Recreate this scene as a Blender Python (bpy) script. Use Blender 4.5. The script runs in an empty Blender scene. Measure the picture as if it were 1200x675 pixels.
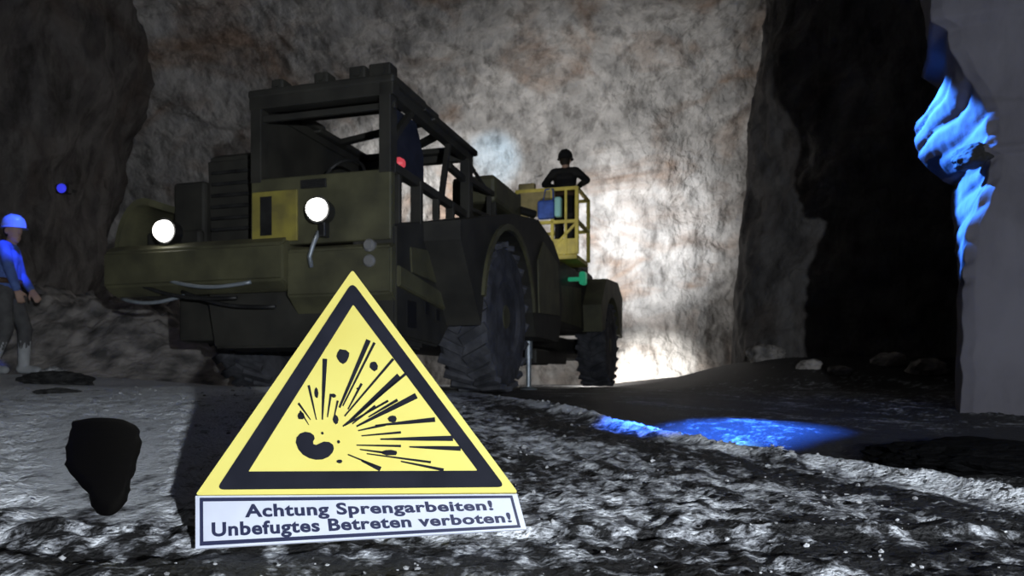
import bpy, bmesh, math, random
from mathutils import Vector, Matrix, noise
random.seed(7)
C = bpy.context.scene.collection
F, YH, HC = 900.0, 445.0, 0.31
PI = math.pi
def R(d): return math.radians(d)
def at(px, py, Y): return Vector(((px-600)*Y/F, Y, HC+(YH-py)*Y/F))
def sm(a, b, x):
    t = max(0.0, min(1.0, (x-a)/(b-a))); return t*t*(3-2*t)

# ---------------------------------------------------------------- materials
def mat(name, col, rough=.7, metal=0., col2=None, scale=6., bump=.0, bscale=30., emit=None, estr=0., spec=.5, det=4, contrast=(.35,.65)):
    m = bpy.data.materials.new(name); m.use_nodes = True
    nt = m.node_tree; b = nt.nodes['Principled BSDF']
    b.inputs['Base Color'].default_value = (*col, 1); b.inputs['Roughness'].default_value = rough
    b.inputs['Metallic'].default_value = metal; b.inputs['Specular IOR Level'].default_value = spec
    tc = nt.nodes.new('ShaderNodeTexCoord')
    if col2:
        n = nt.nodes.new('ShaderNodeTexNoise'); n.inputs['Scale'].default_value = scale; n.inputs['Detail'].default_value = det
        nt.links.new(tc.outputs['Object'], n.inputs['Vector'])
        r = nt.nodes.new('ShaderNodeValToRGB')
        r.color_ramp.elements[0].position = contrast[0]; r.color_ramp.elements[0].color = (*col, 1)
        r.color_ramp.elements[1].position = contrast[1]; r.color_ramp.elements[1].color = (*col2, 1)
        nt.links.new(n.outputs['Fac'], r.inputs['Fac']); nt.links.new(r.outputs['Color'], b.inputs['Base Color'])
    if bump:
        n2 = nt.nodes.new('ShaderNodeTexNoise'); n2.inputs['Scale'].default_value = bscale; n2.inputs['Detail'].default_value = 6
        nt.links.new(tc.outputs['Object'], n2.inputs['Vector'])
        bp = nt.nodes.new('ShaderNodeBump'); bp.inputs['Strength'].default_value = bump; bp.inputs['Distance'].default_value = .03
        nt.links.new(n2.outputs['Fac'], bp.inputs['Height']); nt.links.new(bp.outputs['Normal'], b.inputs['Normal'])
    if emit:
        b.inputs['Emission Color'].default_value = (*emit, 1); b.inputs['Emission Strength'].default_value = estr
    return m

def rock_mat(name, grey, dark, brown, brown_amt=.5, bump=.6, streak=.9):
    """salt rock: grey with darker veins and rusty brown patches"""
    m = bpy.data.materials.new(name); m.use_nodes = True
    nt = m.node_tree; N = nt.nodes; L = nt.links; b = N['Principled BSDF']
    b.inputs['Roughness'].default_value = .85; b.inputs['Specular IOR Level'].default_value = .25
    tc = N.new('ShaderNodeTexCoord')
    def nz(scale, det, dist=0., st=(1,1,1)):
        mp = N.new('ShaderNodeMapping'); mp.inputs['Scale'].default_value = st
        L.new(tc.outputs['Object'], mp.inputs['Vector'])
        n = N.new('ShaderNodeTexNoise'); n.inputs['Scale'].default_value = scale; n.inputs['Detail'].default_value = det
        n.inputs['Distortion'].default_value = dist
        L.new(mp.outputs['Vector'], n.inputs['Vector']); return n
    def ramp(src, p0, c0, p1, c1):
        r = N.new('ShaderNodeValToRGB'); e = r.color_ramp.elements
        e[0].position, e[0].color, e[1].position, e[1].color = p0, (*c0,1), p1, (*c1,1)
        L.new(src.outputs['Fac'], r.inputs['Fac']); return r
    base = ramp(nz(1.7, 10, .5, (1,1,.7)), .36, dark, .62, grey)
    mask = ramp(nz(.40, 7, 1.8, (1,1,1.5)), .50, (0,0,0), .70, (brown_amt,)*3)
    mx = N.new('ShaderNodeMix'); mx.data_type = 'RGBA'
    L.new(mask.outputs['Color'], mx.inputs['Factor']); L.new(base.outputs['Color'], mx.inputs['A'])
    br = ramp(nz(2.6, 9, .6, (.6,1,2.8)), .38, tuple(.6*c for c in brown), .6, brown); L.new(br.outputs['Color'], mx.inputs['B'])
    # thin dark cracks
    v = N.new('ShaderNodeTexVoronoi'); v.feature = 'DISTANCE_TO_EDGE'; v.inputs['Scale'].default_value = .75
    wn = nz(1.1, 5); wa = N.new('ShaderNodeMix'); wa.data_type = 'RGBA'; wa.inputs['Factor'].default_value = .35
    L.new(tc.outputs['Object'], wa.inputs['A']); L.new(wn.outputs['Color'], wa.inputs['B']); L.new(wa.outputs['Result'], v.inputs['Vector'])
    cr = N.new('ShaderNodeValToRGB'); e = cr.color_ramp.elements
    e[0].position, e[0].color, e[1].position, e[1].color = 0, (.86,.85,.84,1), .012, (1,1,1,1)
    L.new(v.outputs['Distance'], cr.inputs['Fac'])
    mul = N.new('ShaderNodeMix'); mul.data_type = 'RGBA'; mul.blend_type = 'MULTIPLY'; mul.inputs['Factor'].default_value = 1
    L.new(mx.outputs['Result'], mul.inputs['A']); L.new(cr.outputs['Color'], mul.inputs['B'])
    mp = N.new('ShaderNodeMapping'); mp.inputs['Rotation'].default_value = (0,.5,0); mp.inputs['Scale'].default_value = (1.3,1,.42)
    L.new(tc.outputs['Object'], mp.inputs['Vector'])
    fn = N.new('ShaderNodeTexNoise'); fn.inputs['Scale'].default_value = 2.6; fn.inputs['Detail'].default_value = 9; fn.inputs['Roughness'].default_value = .68
    L.new(mp.outputs['Vector'], fn.inputs['Vector'])
    fnr = ramp(fn, .34, (.42,.41,.40), .52, (1,1,1))
    mul2 = N.new('ShaderNodeMix'); mul2.data_type = 'RGBA'; mul2.blend_type = 'MULTIPLY'; mul2.inputs['Factor'].default_value = streak
    L.new(mul.outputs['Result'], mul2.inputs['A']); L.new(fnr.outputs['Color'], mul2.inputs['B'])
    L.new(mul2.outputs['Result'], b.inputs['Base Color'])
    bn = nz(5.5, 10, .2, (1,1,.8)); bp = N.new('ShaderNodeBump'); bp.inputs['Strength'].default_value = bump; bp.inputs['Distance'].default_value = .16
    L.new(bn.outputs['Fac'], bp.inputs['Height']); L.new(bp.outputs['Normal'], b.inputs['Normal'])
    return m

M = dict(
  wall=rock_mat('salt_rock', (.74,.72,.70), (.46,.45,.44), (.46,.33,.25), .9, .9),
  shadewall=rock_mat('shaded_salt_rock', (.19,.18,.175), (.09,.085,.085), (.15,.11,.09), .5),  # same salt rock, with the unlit walls' shade put into its colour
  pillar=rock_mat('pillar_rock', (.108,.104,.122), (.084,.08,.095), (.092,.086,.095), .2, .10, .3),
  rubble=mat('rubble_rock', (.13,.125,.12), .9, col2=(.52,.48,.45), scale=3.5, bump=1.0, bscale=14),
  stone=mat('stone', (.12,.12,.125), .85, col2=(.50,.51,.53), scale=9, bump=.5, bscale=60),
  darkstone=mat('dark_stone', (.012,.012,.013), .9, col2=(.05,.05,.05), scale=14, bump=.6, bscale=40),
  flatblack=mat('flat_black', (.003,.003,.0035), .95, spec=.05, bump=.5, bscale=30),
  yellow=mat('sign_yellow', (.70,.625,.17), .5, spec=.3, col2=(.66,.57,.14), scale=5),
  black=mat('sign_black', (.010,.011,.017), .5, spec=.2, col2=(.016,.017,.026), scale=10),
  signwhite=mat('sign_white', (.56,.59,.68), .5, col2=(.48,.51,.61), scale=8, spec=.3),
  navy=mat('lettering_navy', (.018,.022,.06), .5),
  olive=mat('truck_olive', (.135,.131,.072), .55, col2=(.07,.068,.042), scale=3, bump=.15, bscale=12),
  ochre=mat('truck_ochre', (.40,.34,.07), .6, col2=(.22,.19,.06), scale=5, bump=.1),
  frame=mat('truck_frame', (.028,.027,.024), .6, col2=(.05,.048,.04), scale=4),
  steel=mat('dark_steel', (.02,.02,.021), .5, .3, col2=(.05,.05,.05), scale=7),
  galv=mat('bare_steel', (.42,.47,.52), .4, .4, col2=(.3,.34,.38), scale=12),
  tyre=mat('tyre_rubber', (.045,.047,.056), .85, col2=(.12,.122,.14), scale=6, bump=.3, bscale=20),
  dblue=mat('dark_blue_paint', (.016,.02,.038), .6, col2=(.03,.036,.06), scale=8),
  seat=mat('seat_vinyl', (.012,.012,.014), .6),
  lamp=mat('lamp_glass_lit', (1,1,1), .3, emit=(1,.99,.93), estr=6),
  lampoff=mat('lamp_glass', (.25,.25,.25), .15),
  chrome=mat('lamp_bezel', (.1,.1,.1), .35, .8),
  red=mat('red_lens', (.5,.02,.03), .3, emit=(1,.12,.16), estr=.45),
  green=mat('green_lens', (.02,.4,.2), .3, emit=(.05,.65,.33), estr=.22),
  bluelens=mat('blue_lens', (.05,.05,.8), .3, emit=(.05,.06,1), estr=.7),
  yrail=mat('basket_yellow', (.80,.68,.14), .5, col2=(.6,.5,.12), scale=6),
  tan=mat('basket_tan', (.36,.30,.14), .6, col2=(.24,.21,.1), scale=7),
  bag=mat('bag_blue', (.06,.14,.55), .7, col2=(.04,.09,.35), scale=9),
  cyan=mat('bag_pale', (.35,.72,.70), .6),
  skin=mat('skin', (.55,.36,.28), .6),
  jacket=mat('jacket_blue', (.14,.24,.62), .8, col2=(.09,.15,.45), scale=8, bump=.4, bscale=14),
  helmet=mat('helmet_shell', (.42,.55,.85), .35),
  belt=mat('belt_leather', (.10,.055,.03), .6),
  trousers=mat('grey_trousers', (.09,.09,.095), .85, col2=(.14,.14,.14), scale=9, bump=.4, bscale=14),
  gaiter=mat('pale_rubber', (.58,.60,.62), .7, col2=(.42,.44,.46), scale=7),
  clothshade=mat('black_cloth_and_shade', (.012,.012,.013), .9),  # worker's clothes, also the painted shade of the pillar hollow
  boot=mat('boot_black', (.012,.012,.012), .6),
  hair=mat('hair_dark', (.02,.015,.01), .8),
  shadeblack=mat('painted_shade_black', (.004,.004,.0045), .5, spec=.06, bump=.05, bscale=5),  # matte black of the shade painted on the floor
)

# ---------------------------------------------------------------- mesh helpers
def obj(name, bm, m, parent=None, smooth=False, auto=None):
    me = bpy.data.meshes.new(name); bm.normal_update(); bm.to_mesh(me); bm.free()
    ms = m if isinstance(m, (list, tuple)) else [m]
    for k in ms: me.materials.append(k)
    if smooth: me.shade_smooth()
    o = bpy.data.objects.new(name, me); C.objects.link(o)
    if parent: o.parent = parent
    return o
def empty(name, loc=(0,0,0), rz=0):
    o = bpy.data.objects.new(name, None); C.objects.link(o); o.location = loc; o.rotation_euler = (0,0,rz)
    o.empty_display_size = .1; return o
def tag(o, label, cat, group=None, kind=None):
    o['label'] = label; o['category'] = cat
    if group: o['group'] = group
    if kind: o['kind'] = kind
    return o
def struct(o): o['kind'] = 'structure'; return o
def box(bm, x0, x1, y0, y1, z0, z1, bev=.012, mtx=None):
    vs = [bm.verts.new((x,y,z)) for x in (x0,x1) for y in (y0,y1) for z in (z0,z1)]
    q = [(0,1,3,2),(4,6,7,5),(0,4,5,1),(2,3,7,6),(0,2,6,4),(1,5,7,3)]
    fs = [bm.faces.new([vs[i] for i in f]) for f in q]
    if bev:
        es = list({e for f in fs for e in f.edges})
        r = bmesh.ops.bevel(bm, geom=es, offset=min(bev, .3*min(abs(x1-x0),abs(y1-y0),abs(z1-z0))), segments=2, affect='EDGES', profile=.5)
        vs = list({v for f in r['faces'] for v in f.verts} | {v for v in vs if v.is_valid})
    if mtx: bmesh.ops.transform(bm, matrix=mtx, verts=vs)
    return vs
def ring(c, ax, r, n, ref=None):
    ax = ax.normalized(); ref = ref or (Vector((0,0,1)) if abs(ax.z) < .9 else Vector((1,0,0)))
    a = ax.cross(ref).normalized(); b = ax.cross(a)
    return [c + (a*math.cos(2*PI*i/n)+b*math.sin(2*PI*i/n))*r for i in range(n)]
def tube(bm, pts, r, n=8):
    pts = [Vector(p) for p in pts]; rr = r if isinstance(r, (list,tuple)) else [r]*len(pts)
    rows = []
    for i, p in enumerate(pts):
        ax = (pts[min(i+1,len(pts)-1)]-pts[max(i-1,0)])
        rows.append([bm.verts.new(q) for q in ring(p, ax, rr[i], n)])
    for a, b in zip(rows, rows[1:]):
        for i in range(n): bm.faces.new((a[i], a[(i+1)%n], b[(i+1)%n], b[i]))
    bm.faces.new(rows[0][::-1]); bm.faces.new(rows[-1])
def bar(bm, a, b, w, h, bev=.006):
    a, b = Vector(a), Vector(b); d = b-a; L = d.length
    up = Vector((0,0,1)) if abs(d.normalized().z) < .95 else Vector((1,0,0))
    x = d.cross(up).normalized(); z = x.cross(d).normalized()
    mt = Matrix((x, d.normalized(), z)).transposed().to_4x4(); mt.translation = a
    box(bm, -w/2, w/2, 0, L, -h/2, h/2, bev, mt)
def prism(bm, pts, x0, x1, bev=.0):
    """outline of (y,z) points pushed along x"""
    a = [bm.verts.new((x0,y,z)) for y,z in pts]; b = [bm.verts.new((x1,y,z)) for y,z in pts]; n = len(pts)
    fs = [bm.faces.new(a[::-1]), bm.faces.new(b)]
    for i in range(n): fs.append(bm.faces.new((a[i], a[(i+1)%n], b[(i+1)%n], b[i])))
    bmesh.ops.recalc_face_normals(bm, faces=fs)
    if bev: bmesh.ops.bevel(bm, geom=list({e for f in fs for e in f.edges}), offset=bev, segments=2, affect='EDGES')
def lathe(bm, prof, n=28, axis='x', c=(0,0,0)):
    """prof: (r, h) along axis"""
    rows = []
    for r, h in prof:
        row = []
        for i in range(n):
            a = 2*PI*i/n; u, v = r*math.cos(a), r*math.sin(a)
            p = {'x':(h,u,v), 'y':(u,h,v), 'z':(u,v,h)}[axis]
            row.append(bm.verts.new(Vector(p)+Vector(c)))
        rows.append(row)
    fs = []
    for a, b in zip(rows, rows[1:]):
        for i in range(n): fs.append(bm.faces.new((a[i], a[(i+1)%n], b[(i+1)%n], b[i])))
    fs.append(bm.faces.new(rows[0][::-1])); fs.append(bm.faces.new(rows[-1]))
    bmesh.ops.recalc_face_normals(bm, faces=fs)
def NB(): return bmesh.new()
def fr(p, o=4): return noise.fractal(Vector(p), 1.0, 2.1, o)

# ---------------------------------------------------------------- ground height and tone
def lerp_pts(pts, y):
    if y <= pts[0][0]: return pts[0][1]
    for (a, va), (b, vb) in zip(pts, pts[1:]):
        if y <= b: return va+(vb-va)*(y-a)/(b-a)
    return pts[-1][1]
RIDGE = [(-2,2.3),(.8,1.62),(1.8,1.22),(3.3,.62),(4.6,.28),(7,-.3),(10,-1.0),(30,-4)]
def base_h(x, y):
    z = lerp_pts([(-9,-.02),(1.5,0),(7,.18),(30,.2)], y) if y < 1.5 else .18*sm(.2,7.2,y)
    z += .46*sm(1.6,4.2,x-.04*(y-10))*sm(8.5,11.3,y)*(1-.55*sm(13,15,y))         # muck bank before the dark wall
    z += .20*sm(-2.0,-6.0,x)*sm(6,9,y)
    z += .08*sm(-.40,-1.3,x)*sm(1.6,4.2,y)*sm(9,6,y)  # left floor tilted up to take more lamp light
    return z
def gpx(px, py):
    """point of the floor seen at a pixel"""
    Y = .8
    while Y < 20:
        p = at(px,py,Y)
        if p.z < base_h(p.x,p.y): return (p.x, p.y)
        Y += .004
    return (p.x,p.y)
OUT = [gpx(*q) for q in [(84,494),(110,490),(140,491),(160,500),(166,515),(162,540),(154,562),(148,588),(137,603),(122,604),(106,594),(97,572),(80,553),(77,525)]]
OB = (min(p[0] for p in OUT)-.3, max(p[0] for p in OUT)+.3, min(p[1] for p in OUT)-.3, max(p[1] for p in OUT)+.3)
def patch_mask(x, y):
    """1 inside the puddle's hollow, falling to 0 around it"""
    if not (OB[0] < x < OB[1] and OB[2] < y < OB[3]): return 0.
    ins = False; dm = 9.
    for (ax,ay),(bx,by) in zip(OUT, OUT[1:]+OUT[:1]):
        if (ay > y) != (by > y) and x < ax+(bx-ax)*(y-ay)/(by-ay): ins = not ins
        L2 = (bx-ax)**2+(by-ay)**2; t = max(0,min(1,((x-ax)*(bx-ax)+(y-ay)*(by-ay))/L2)); dm = min(dm, math.hypot(x-ax-t*(bx-ax), y-ay-t*(by-ay)))
    return 1. if ins else sm(.14,.02,dm)
def mud(d): return sm(.18,.42,d)*sm(2.3,1.5,d)
def ground(x, y):
    z = base_h(x, y)
    near = 1-sm(2.5,9,y); d = x-lerp_pts(RIDGE, y)
    rel = (1-patch_mask(x,y))*(1-.75*mud(d)*sm(1.8,2.6,y))
    gx, gy = x+.29*y, y-.29*x            # along the wheel tracks
    n = .019*fr((gx*1.5+3, gy*.7, 1), 4)*(.35+.65*near)*sm(.9,1.9,math.hypot(x+.29,y-1.5)+.55)
    n += .013*fr((gx*10, gy*7, 4), 5)*(.3+.7*near)*(.35+.65*sm(.2,.7,abs(x+.29)+max(0,abs(y-1.42)-.05)*2))
    n += .010*(.45-abs(noise.noise(Vector((gx*20, gy*13, 2)))))*near
    n += .006*noise.noise(Vector((x*34, y*26, 8)))*near
    n += .010*math.sin(y*24+x*5+4*noise.noise(Vector((x*2,y*2,0))))*sm(2.4,1.4,y)*sm(-.3,-.7,x)
    z += n*rel
    w = d+.05*noise.noise(Vector((x*3,y*3,9)))
    z += .038*math.exp(-(w/.075)**2)*(.3+.7*sm(8,3,y)) - .045*math.exp(-((w-.30)/.2)**2)*sm(9,4,y)
    return z
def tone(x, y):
    """paleness of the floor: salt over mud, with light and shade painted in"""
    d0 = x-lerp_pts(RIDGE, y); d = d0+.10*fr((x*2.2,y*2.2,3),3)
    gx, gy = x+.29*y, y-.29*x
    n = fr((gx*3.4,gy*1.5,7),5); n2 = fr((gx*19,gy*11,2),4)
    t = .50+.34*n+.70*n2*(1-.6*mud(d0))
    t += .55*sm(-.25,-.75,x)*sm(1.35,1.95,y) + .25*sm(4.5,6.5,y)*(1-sm(8,11,y))*sm(.2,-.4,d)  # left side paled, the lamp's light put into the floor colour
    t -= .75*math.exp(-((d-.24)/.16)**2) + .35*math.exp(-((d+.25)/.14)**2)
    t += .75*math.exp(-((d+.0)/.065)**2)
    t -= .30*sm(.3,.6,d)+.35*sm(.3,.6,d)*sm(3.6,3.0,y)  # darker right of the ridge, more so close up
    t -= .30*sm(1.8,1.25,y)  # close floor darkened in colour to offset the lamp's falloff
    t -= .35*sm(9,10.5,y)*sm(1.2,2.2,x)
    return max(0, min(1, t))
def build_floor():
    ny, nx = 520, 460; vs = []; cs = []
    ys = []
    for j in range(ny):
        t = j/(ny-1)
        ys.append(-3+3.9*(t/.06) if t < .06 else .9*math.exp(math.log(23/.9)*(t-.06)/.94))
    for y in ys:
        half = 1.0*(max(y,.9)+1.2)+.3
        for i in range(nx):
            s = 2*i/(nx-1)-1; x = half*(.55*s+.45*s**3)
            if y < .7: z = base_h(x,y)-.01
            else: z = ground(x,y)
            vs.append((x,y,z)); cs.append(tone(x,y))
    fs = [(j*nx+i, j*nx+i+1, (j+1)*nx+i+1, (j+1)*nx+i) for j in range(ny-1) for i in range(nx-1)]
    me = bpy.data.meshes.new('floor'); me.from_pydata(vs, [], fs)
    at_ = me.attributes.new('dust_and_light', 'FLOAT', 'POINT'); at_.data.foreach_set('value', cs)
    me.shade_smooth()
    m = bpy.data.materials.new('mine_floor'); m.use_nodes = True
    nt = m.node_tree; N = nt.nodes; L = nt.links; b = N['Principled BSDF']
    A = N.new('ShaderNodeAttribute'); A.attribute_name = 'dust_and_light'
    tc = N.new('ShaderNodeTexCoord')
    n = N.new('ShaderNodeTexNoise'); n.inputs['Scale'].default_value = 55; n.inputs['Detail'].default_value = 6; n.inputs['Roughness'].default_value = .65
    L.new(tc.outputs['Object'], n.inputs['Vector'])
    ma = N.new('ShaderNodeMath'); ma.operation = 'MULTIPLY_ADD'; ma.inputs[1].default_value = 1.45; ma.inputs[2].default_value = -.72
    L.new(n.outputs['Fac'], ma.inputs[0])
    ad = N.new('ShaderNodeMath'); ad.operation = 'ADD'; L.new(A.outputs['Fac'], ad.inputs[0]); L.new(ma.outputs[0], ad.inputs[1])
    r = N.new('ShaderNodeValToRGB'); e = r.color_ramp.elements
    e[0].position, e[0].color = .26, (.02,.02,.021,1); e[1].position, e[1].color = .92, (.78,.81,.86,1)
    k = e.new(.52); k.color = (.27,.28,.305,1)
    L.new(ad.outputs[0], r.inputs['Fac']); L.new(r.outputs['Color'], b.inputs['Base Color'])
    rr = N.new('ShaderNodeMapRange'); rr.inputs['To Min'].default_value = .55; rr.inputs['To Max'].default_value = .95
    L.new(ad.outputs[0], rr.inputs['Value']); L.new(rr.outputs['Result'], b.inputs['Roughness'])
    b.inputs['Specular IOR Level'].default_value = .3
    n3 = N.new('ShaderNodeTexNoise'); n3.inputs['Scale'].default_value = 75; n3.inputs['Detail'].default_value = 6
    L.new(tc.outputs['Object'], n3.inputs['Vector'])
    bp = N.new('ShaderNodeBump'); bp.inputs['Strength'].default_value = .9; bp.inputs['Distance'].default_value = .016
    L.new(n3.outputs['Fac'], bp.inputs['Height']); L.new(bp.outputs['Normal'], b.inputs['Normal'])
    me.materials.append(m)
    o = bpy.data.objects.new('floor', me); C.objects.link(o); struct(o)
build_floor()

# ---------------------------------------------------------------- cave shell
def rough3(p, amp=.42):
    v = Vector(p)
    a = amp*fr(v*.28, 3) + .16*fr(v*.9+Vector((5,0,0)), 3)
    a += .07*(1-abs(noise.noise(v*2.1)))*1.0 + .05*fr(v*4.2, 3)
    return a
def sheet(name, m, fn, nu, nv, u0=0., u1=1., v0=0., v1=1.):
    """fn(u,v)->(point, normal)"""
    vs = []
    for j in range(nv):
        for i in range(nu):
            vs.append(fn(u0+(u1-u0)*i/(nu-1), v0+(v1-v0)*j/(nv-1)))
    fs = [(j*nu+i, j*nu+i+1, (j+1)*nu+i+1, (j+1)*nu+i) for j in range(nv-1) for i in range(nu-1)]
    me = bpy.data.meshes.new(name); me.from_pydata(vs, [], fs); me.shade_smooth(); me.materials.append(m)
    o = bpy.data.objects.new(name, me); C.objects.link(o); return struct(o)
def poly_at(pts, t):
    n = len(pts)-1; k = min(n-1, int(t*n)); f = t*n-k
    p0, p1, p2, p3 = pts[max(k-1,0)], pts[k], pts[k+1], pts[min(k+2,n)]
    return tuple(.5*(2*b+(-a+c)*f+(2*a-5*b+4*c-d)*f*f+(-a+3*b-3*c+d)*f**3) for a,b,c,d in zip(p0,p1,p2,p3))
ARCH = [(20.2,-.4),(20.6,1.4),(20.5,3.2),(20.0,5.0),(18.9,6.8),(17.0,8.2),(14.5,9.0),(11.5,9.3),(8,9.4),(4,9.4),(0,9.4),(-4,9.4)]
def back_fn(u, v):
    x = -17+30*u
    y, z = poly_at(ARCH, v); y2, z2 = poly_at(ARCH, min(1, v+.004)); y1, z1 = poly_at(ARCH, max(0, v-.004))
    n = Vector((0, -(z2-z1), y2-y1)); n.normalize()
    y += -.04*max(0,abs(x)-6)**1.2 - .6*sm(4.5,8,x)
    r = rough3((x,y,z))
    return (x, y+n.y*r, z+n.z*r)
sheet('wall_back', M['wall'], back_fn, 420, 190, 0, 1, 0, 5.5/11)
sheet('ceiling', M['wall'], back_fn, 200, 90, 0, 1, 5.5/11, 1)
LEFT = [(-10.5,19.8),(-9.6,17.5),(-9.0,14),(-8.9,11),(-9.4,7),(-9.2,3),(-9.0,-4)]
def left_fn(u, v):
    x, y = poly_at(LEFT, u); z = -.4+10.2*v
    x += .5*z*z/30
    r = rough3((x,y,z), .6); return (x+r, y, z)
sheet('wall_left', M['shadewall'], left_fn, 180, 110)
RIGHT = [(9.4,19.6),(7.0,17.8),(5.0,15.6),(3.95,14.0),(3.85,13.0),(4.4,12.2),(5.7,11.4),(7.6,10.5),(9.3,8.8),(10.2,6.0),(10.6,1),(10.6,-4)]
def right_fn(u, v):
    x, y = poly_at(RIGHT, u); z = -.4+10.2*v
    x += .055*z*sm(6,3,u*11) + .06*max(0,z-1.5) - .25*sm(2.0,.2,z)*0
    r = rough3((x+31,y,z), .35)
    return (x-.8*r*sm(1,.5,u), y-.6*r, z)
sheet('wall_right', M['shadewall'], right_fn, 260, 130)
EDGE = [(-900,1040,1044),(-60,1078,1082),(0,1085,1089),(36,1086,1091),(46,1080,1092),(56,1106,1112),(78,1107,1114),(88,1086,1120),(104,1073,1130),(130,1071,1149),(152,1075,1157),(170,1090,1157),
        (184,1105,1152),(190,1121,1143),(197,1118,1160),(215,1113,1159),(240,1116,1148),(270,1119,1136),(300,1122,1129),(420,1119,1124),(520,1121,1126),(700,1118,1124)]
def pil_fn(u, v):
    z = -.35+6.3*v; py = YH-(z-HC)*F/4.75
    l = lerp_pts([(a,b) for a,b,c in EDGE], py); c = lerp_pts([(a,c) for a,b,c in EDGE], py)
    l += 3*noise.noise(Vector((0,0,z*9))); c += 4*noise.noise(Vector((3,0,z*8)))
    L_ = ((l-600)*5.35/F, 5.35); K_ = ((c-600)*4.52/F, 4.52)
    path = [(0,7.5,8.2),(.12,5.0,7.0),(.24,(l-600)*5.8/F+.28,5.8),(.30,L_[0],L_[1]),(.50,K_[0],K_[1]),(.53,K_[0]+.05,4.47),(.6,K_[0]+.35,4.36),(.7,3.6,4.1),(.85,4.7,3.3),(1,7.2,1.6)]
    for (a,ax,ay),(b,bx,by) in zip(path, path[1:]):
        if u <= b: t = (u-a)/(b-a); x = ax+(bx-ax)*t; y = ay+(by-ay)*t; break
    p = Vector((x,y,z))
    k = sm(.26,.31,u)*sm(.54,.48,u)*sm(.7,.9,z)*sm(2.3,2.1,z)
    r = .03*fr(p*1.6,3)*(1-.9*k)+.012*fr(p*5,3)*(1-.6*k)
    t = (u-.30)/.20
    r -= k*.034*sm(-.35,.25,noise.noise(Vector((t*1.5,z*2.3,6))))*math.exp(-((((z-.17*t)/.15+.45*noise.noise(Vector((t*2,z*3,1))))%1-.5)/.17)**2); r += k*.018*fr((t*3,z*7,5),3)
    return (x-.85*r, y-.5*r, z)
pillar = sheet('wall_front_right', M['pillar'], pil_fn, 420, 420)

# ---------------------------------------------------------------- warning sign
sign = empty('warning_sign', (-.29, 1.43, 0))
tag(sign, 'yellow and black triangular blasting warning sign leaning on the mine floor in front', 'warning sign')
SO = Vector((-.29, 1.43, 0))
A_, B_, T_ = at(229,578,1.43), at(606,577,1.43), at(413,317,1.43+.262)
def tri_pt(px, py, lift=0.):
    """photo pixel on the triangle's plane -> point"""
    n = (B_-A_).cross(T_-A_).normalized(); o = Vector((0,0,HC))
    d = at(px,py,1)-o; t = (A_-o).dot(n)/d.dot(n)
    if n.y > 0: n = -n
    return o+d*t+n*lift-SO
def plate(bm, pts, lift, thick):
    f = [bm.verts.new(tri_pt(x,y,lift)) for x,y in pts]; b = [bm.verts.new(tri_pt(x,y,lift-thick)) for x,y in pts]; n = len(pts)
    fs = [bm.faces.new(f), bm.faces.new(b[::-1])]
    for i in range(n): fs.append(bm.faces.new((f[i], f[(i+1)%n], b[(i+1)%n], b[i])))
    bmesh.ops.recalc_face_normals(bm, faces=fs)
def rc(pts, r, k=5):
    """round the corners of a pixel outline"""
    out = []
    for i, p in enumerate(pts):
        p = Vector(p); a = Vector(pts[i-1]); c = Vector(pts[(i+1)%len(pts)])
        q0 = p+(a-p).normalized()*r; q1 = p+(c-p).normalized()*r
        for j in range(k+1):
            t = j/k; out.append(tuple(q0*(1-t)**2+p*2*t*(1-t)+q1*t*t))
    return out
bm = NB(); plate(bm, rc([(229,580),(607,577),(413,316)], 4), 0, .006); obj('sign_board', bm, M['yellow'], sign)
# black triangle ring
bm = NB()
o_ = rc([(254,574),(592,571),(413,331)], 9); i_ = rc([(291,553),(560,552),(414,357)], 2)
def annulus(bm, o_, i_, lift, thick, f=tri_pt):
    n = len(o_)
    O = [bm.verts.new(f(x,y,lift)) for x,y in o_]; I = [bm.verts.new(f(x,y,lift)) for x,y in i_]
    O2 = [bm.verts.new(f(x,y,lift-thick)) for x,y in o_]; I2 = [bm.verts.new(f(x,y,lift-thick)) for x,y in i_]
    for i in range(n):
        j = (i+1)%n
        bm.faces.new((O[i],O[j],I[j],I[i])); bm.faces.new((O2[j],O2[i],I2[i],I2[j]))
        bm.faces.new((O[i],O2[i],O2[j],O[j])); bm.faces.new((I[i],I[j],I2[j],I2[i]))
    bmesh.ops.recalc_face_normals(bm, faces=bm.faces[:])
annulus(bm, o_, i_, .0022, .002); obj('black_border', bm, M['black'], sign)
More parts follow.
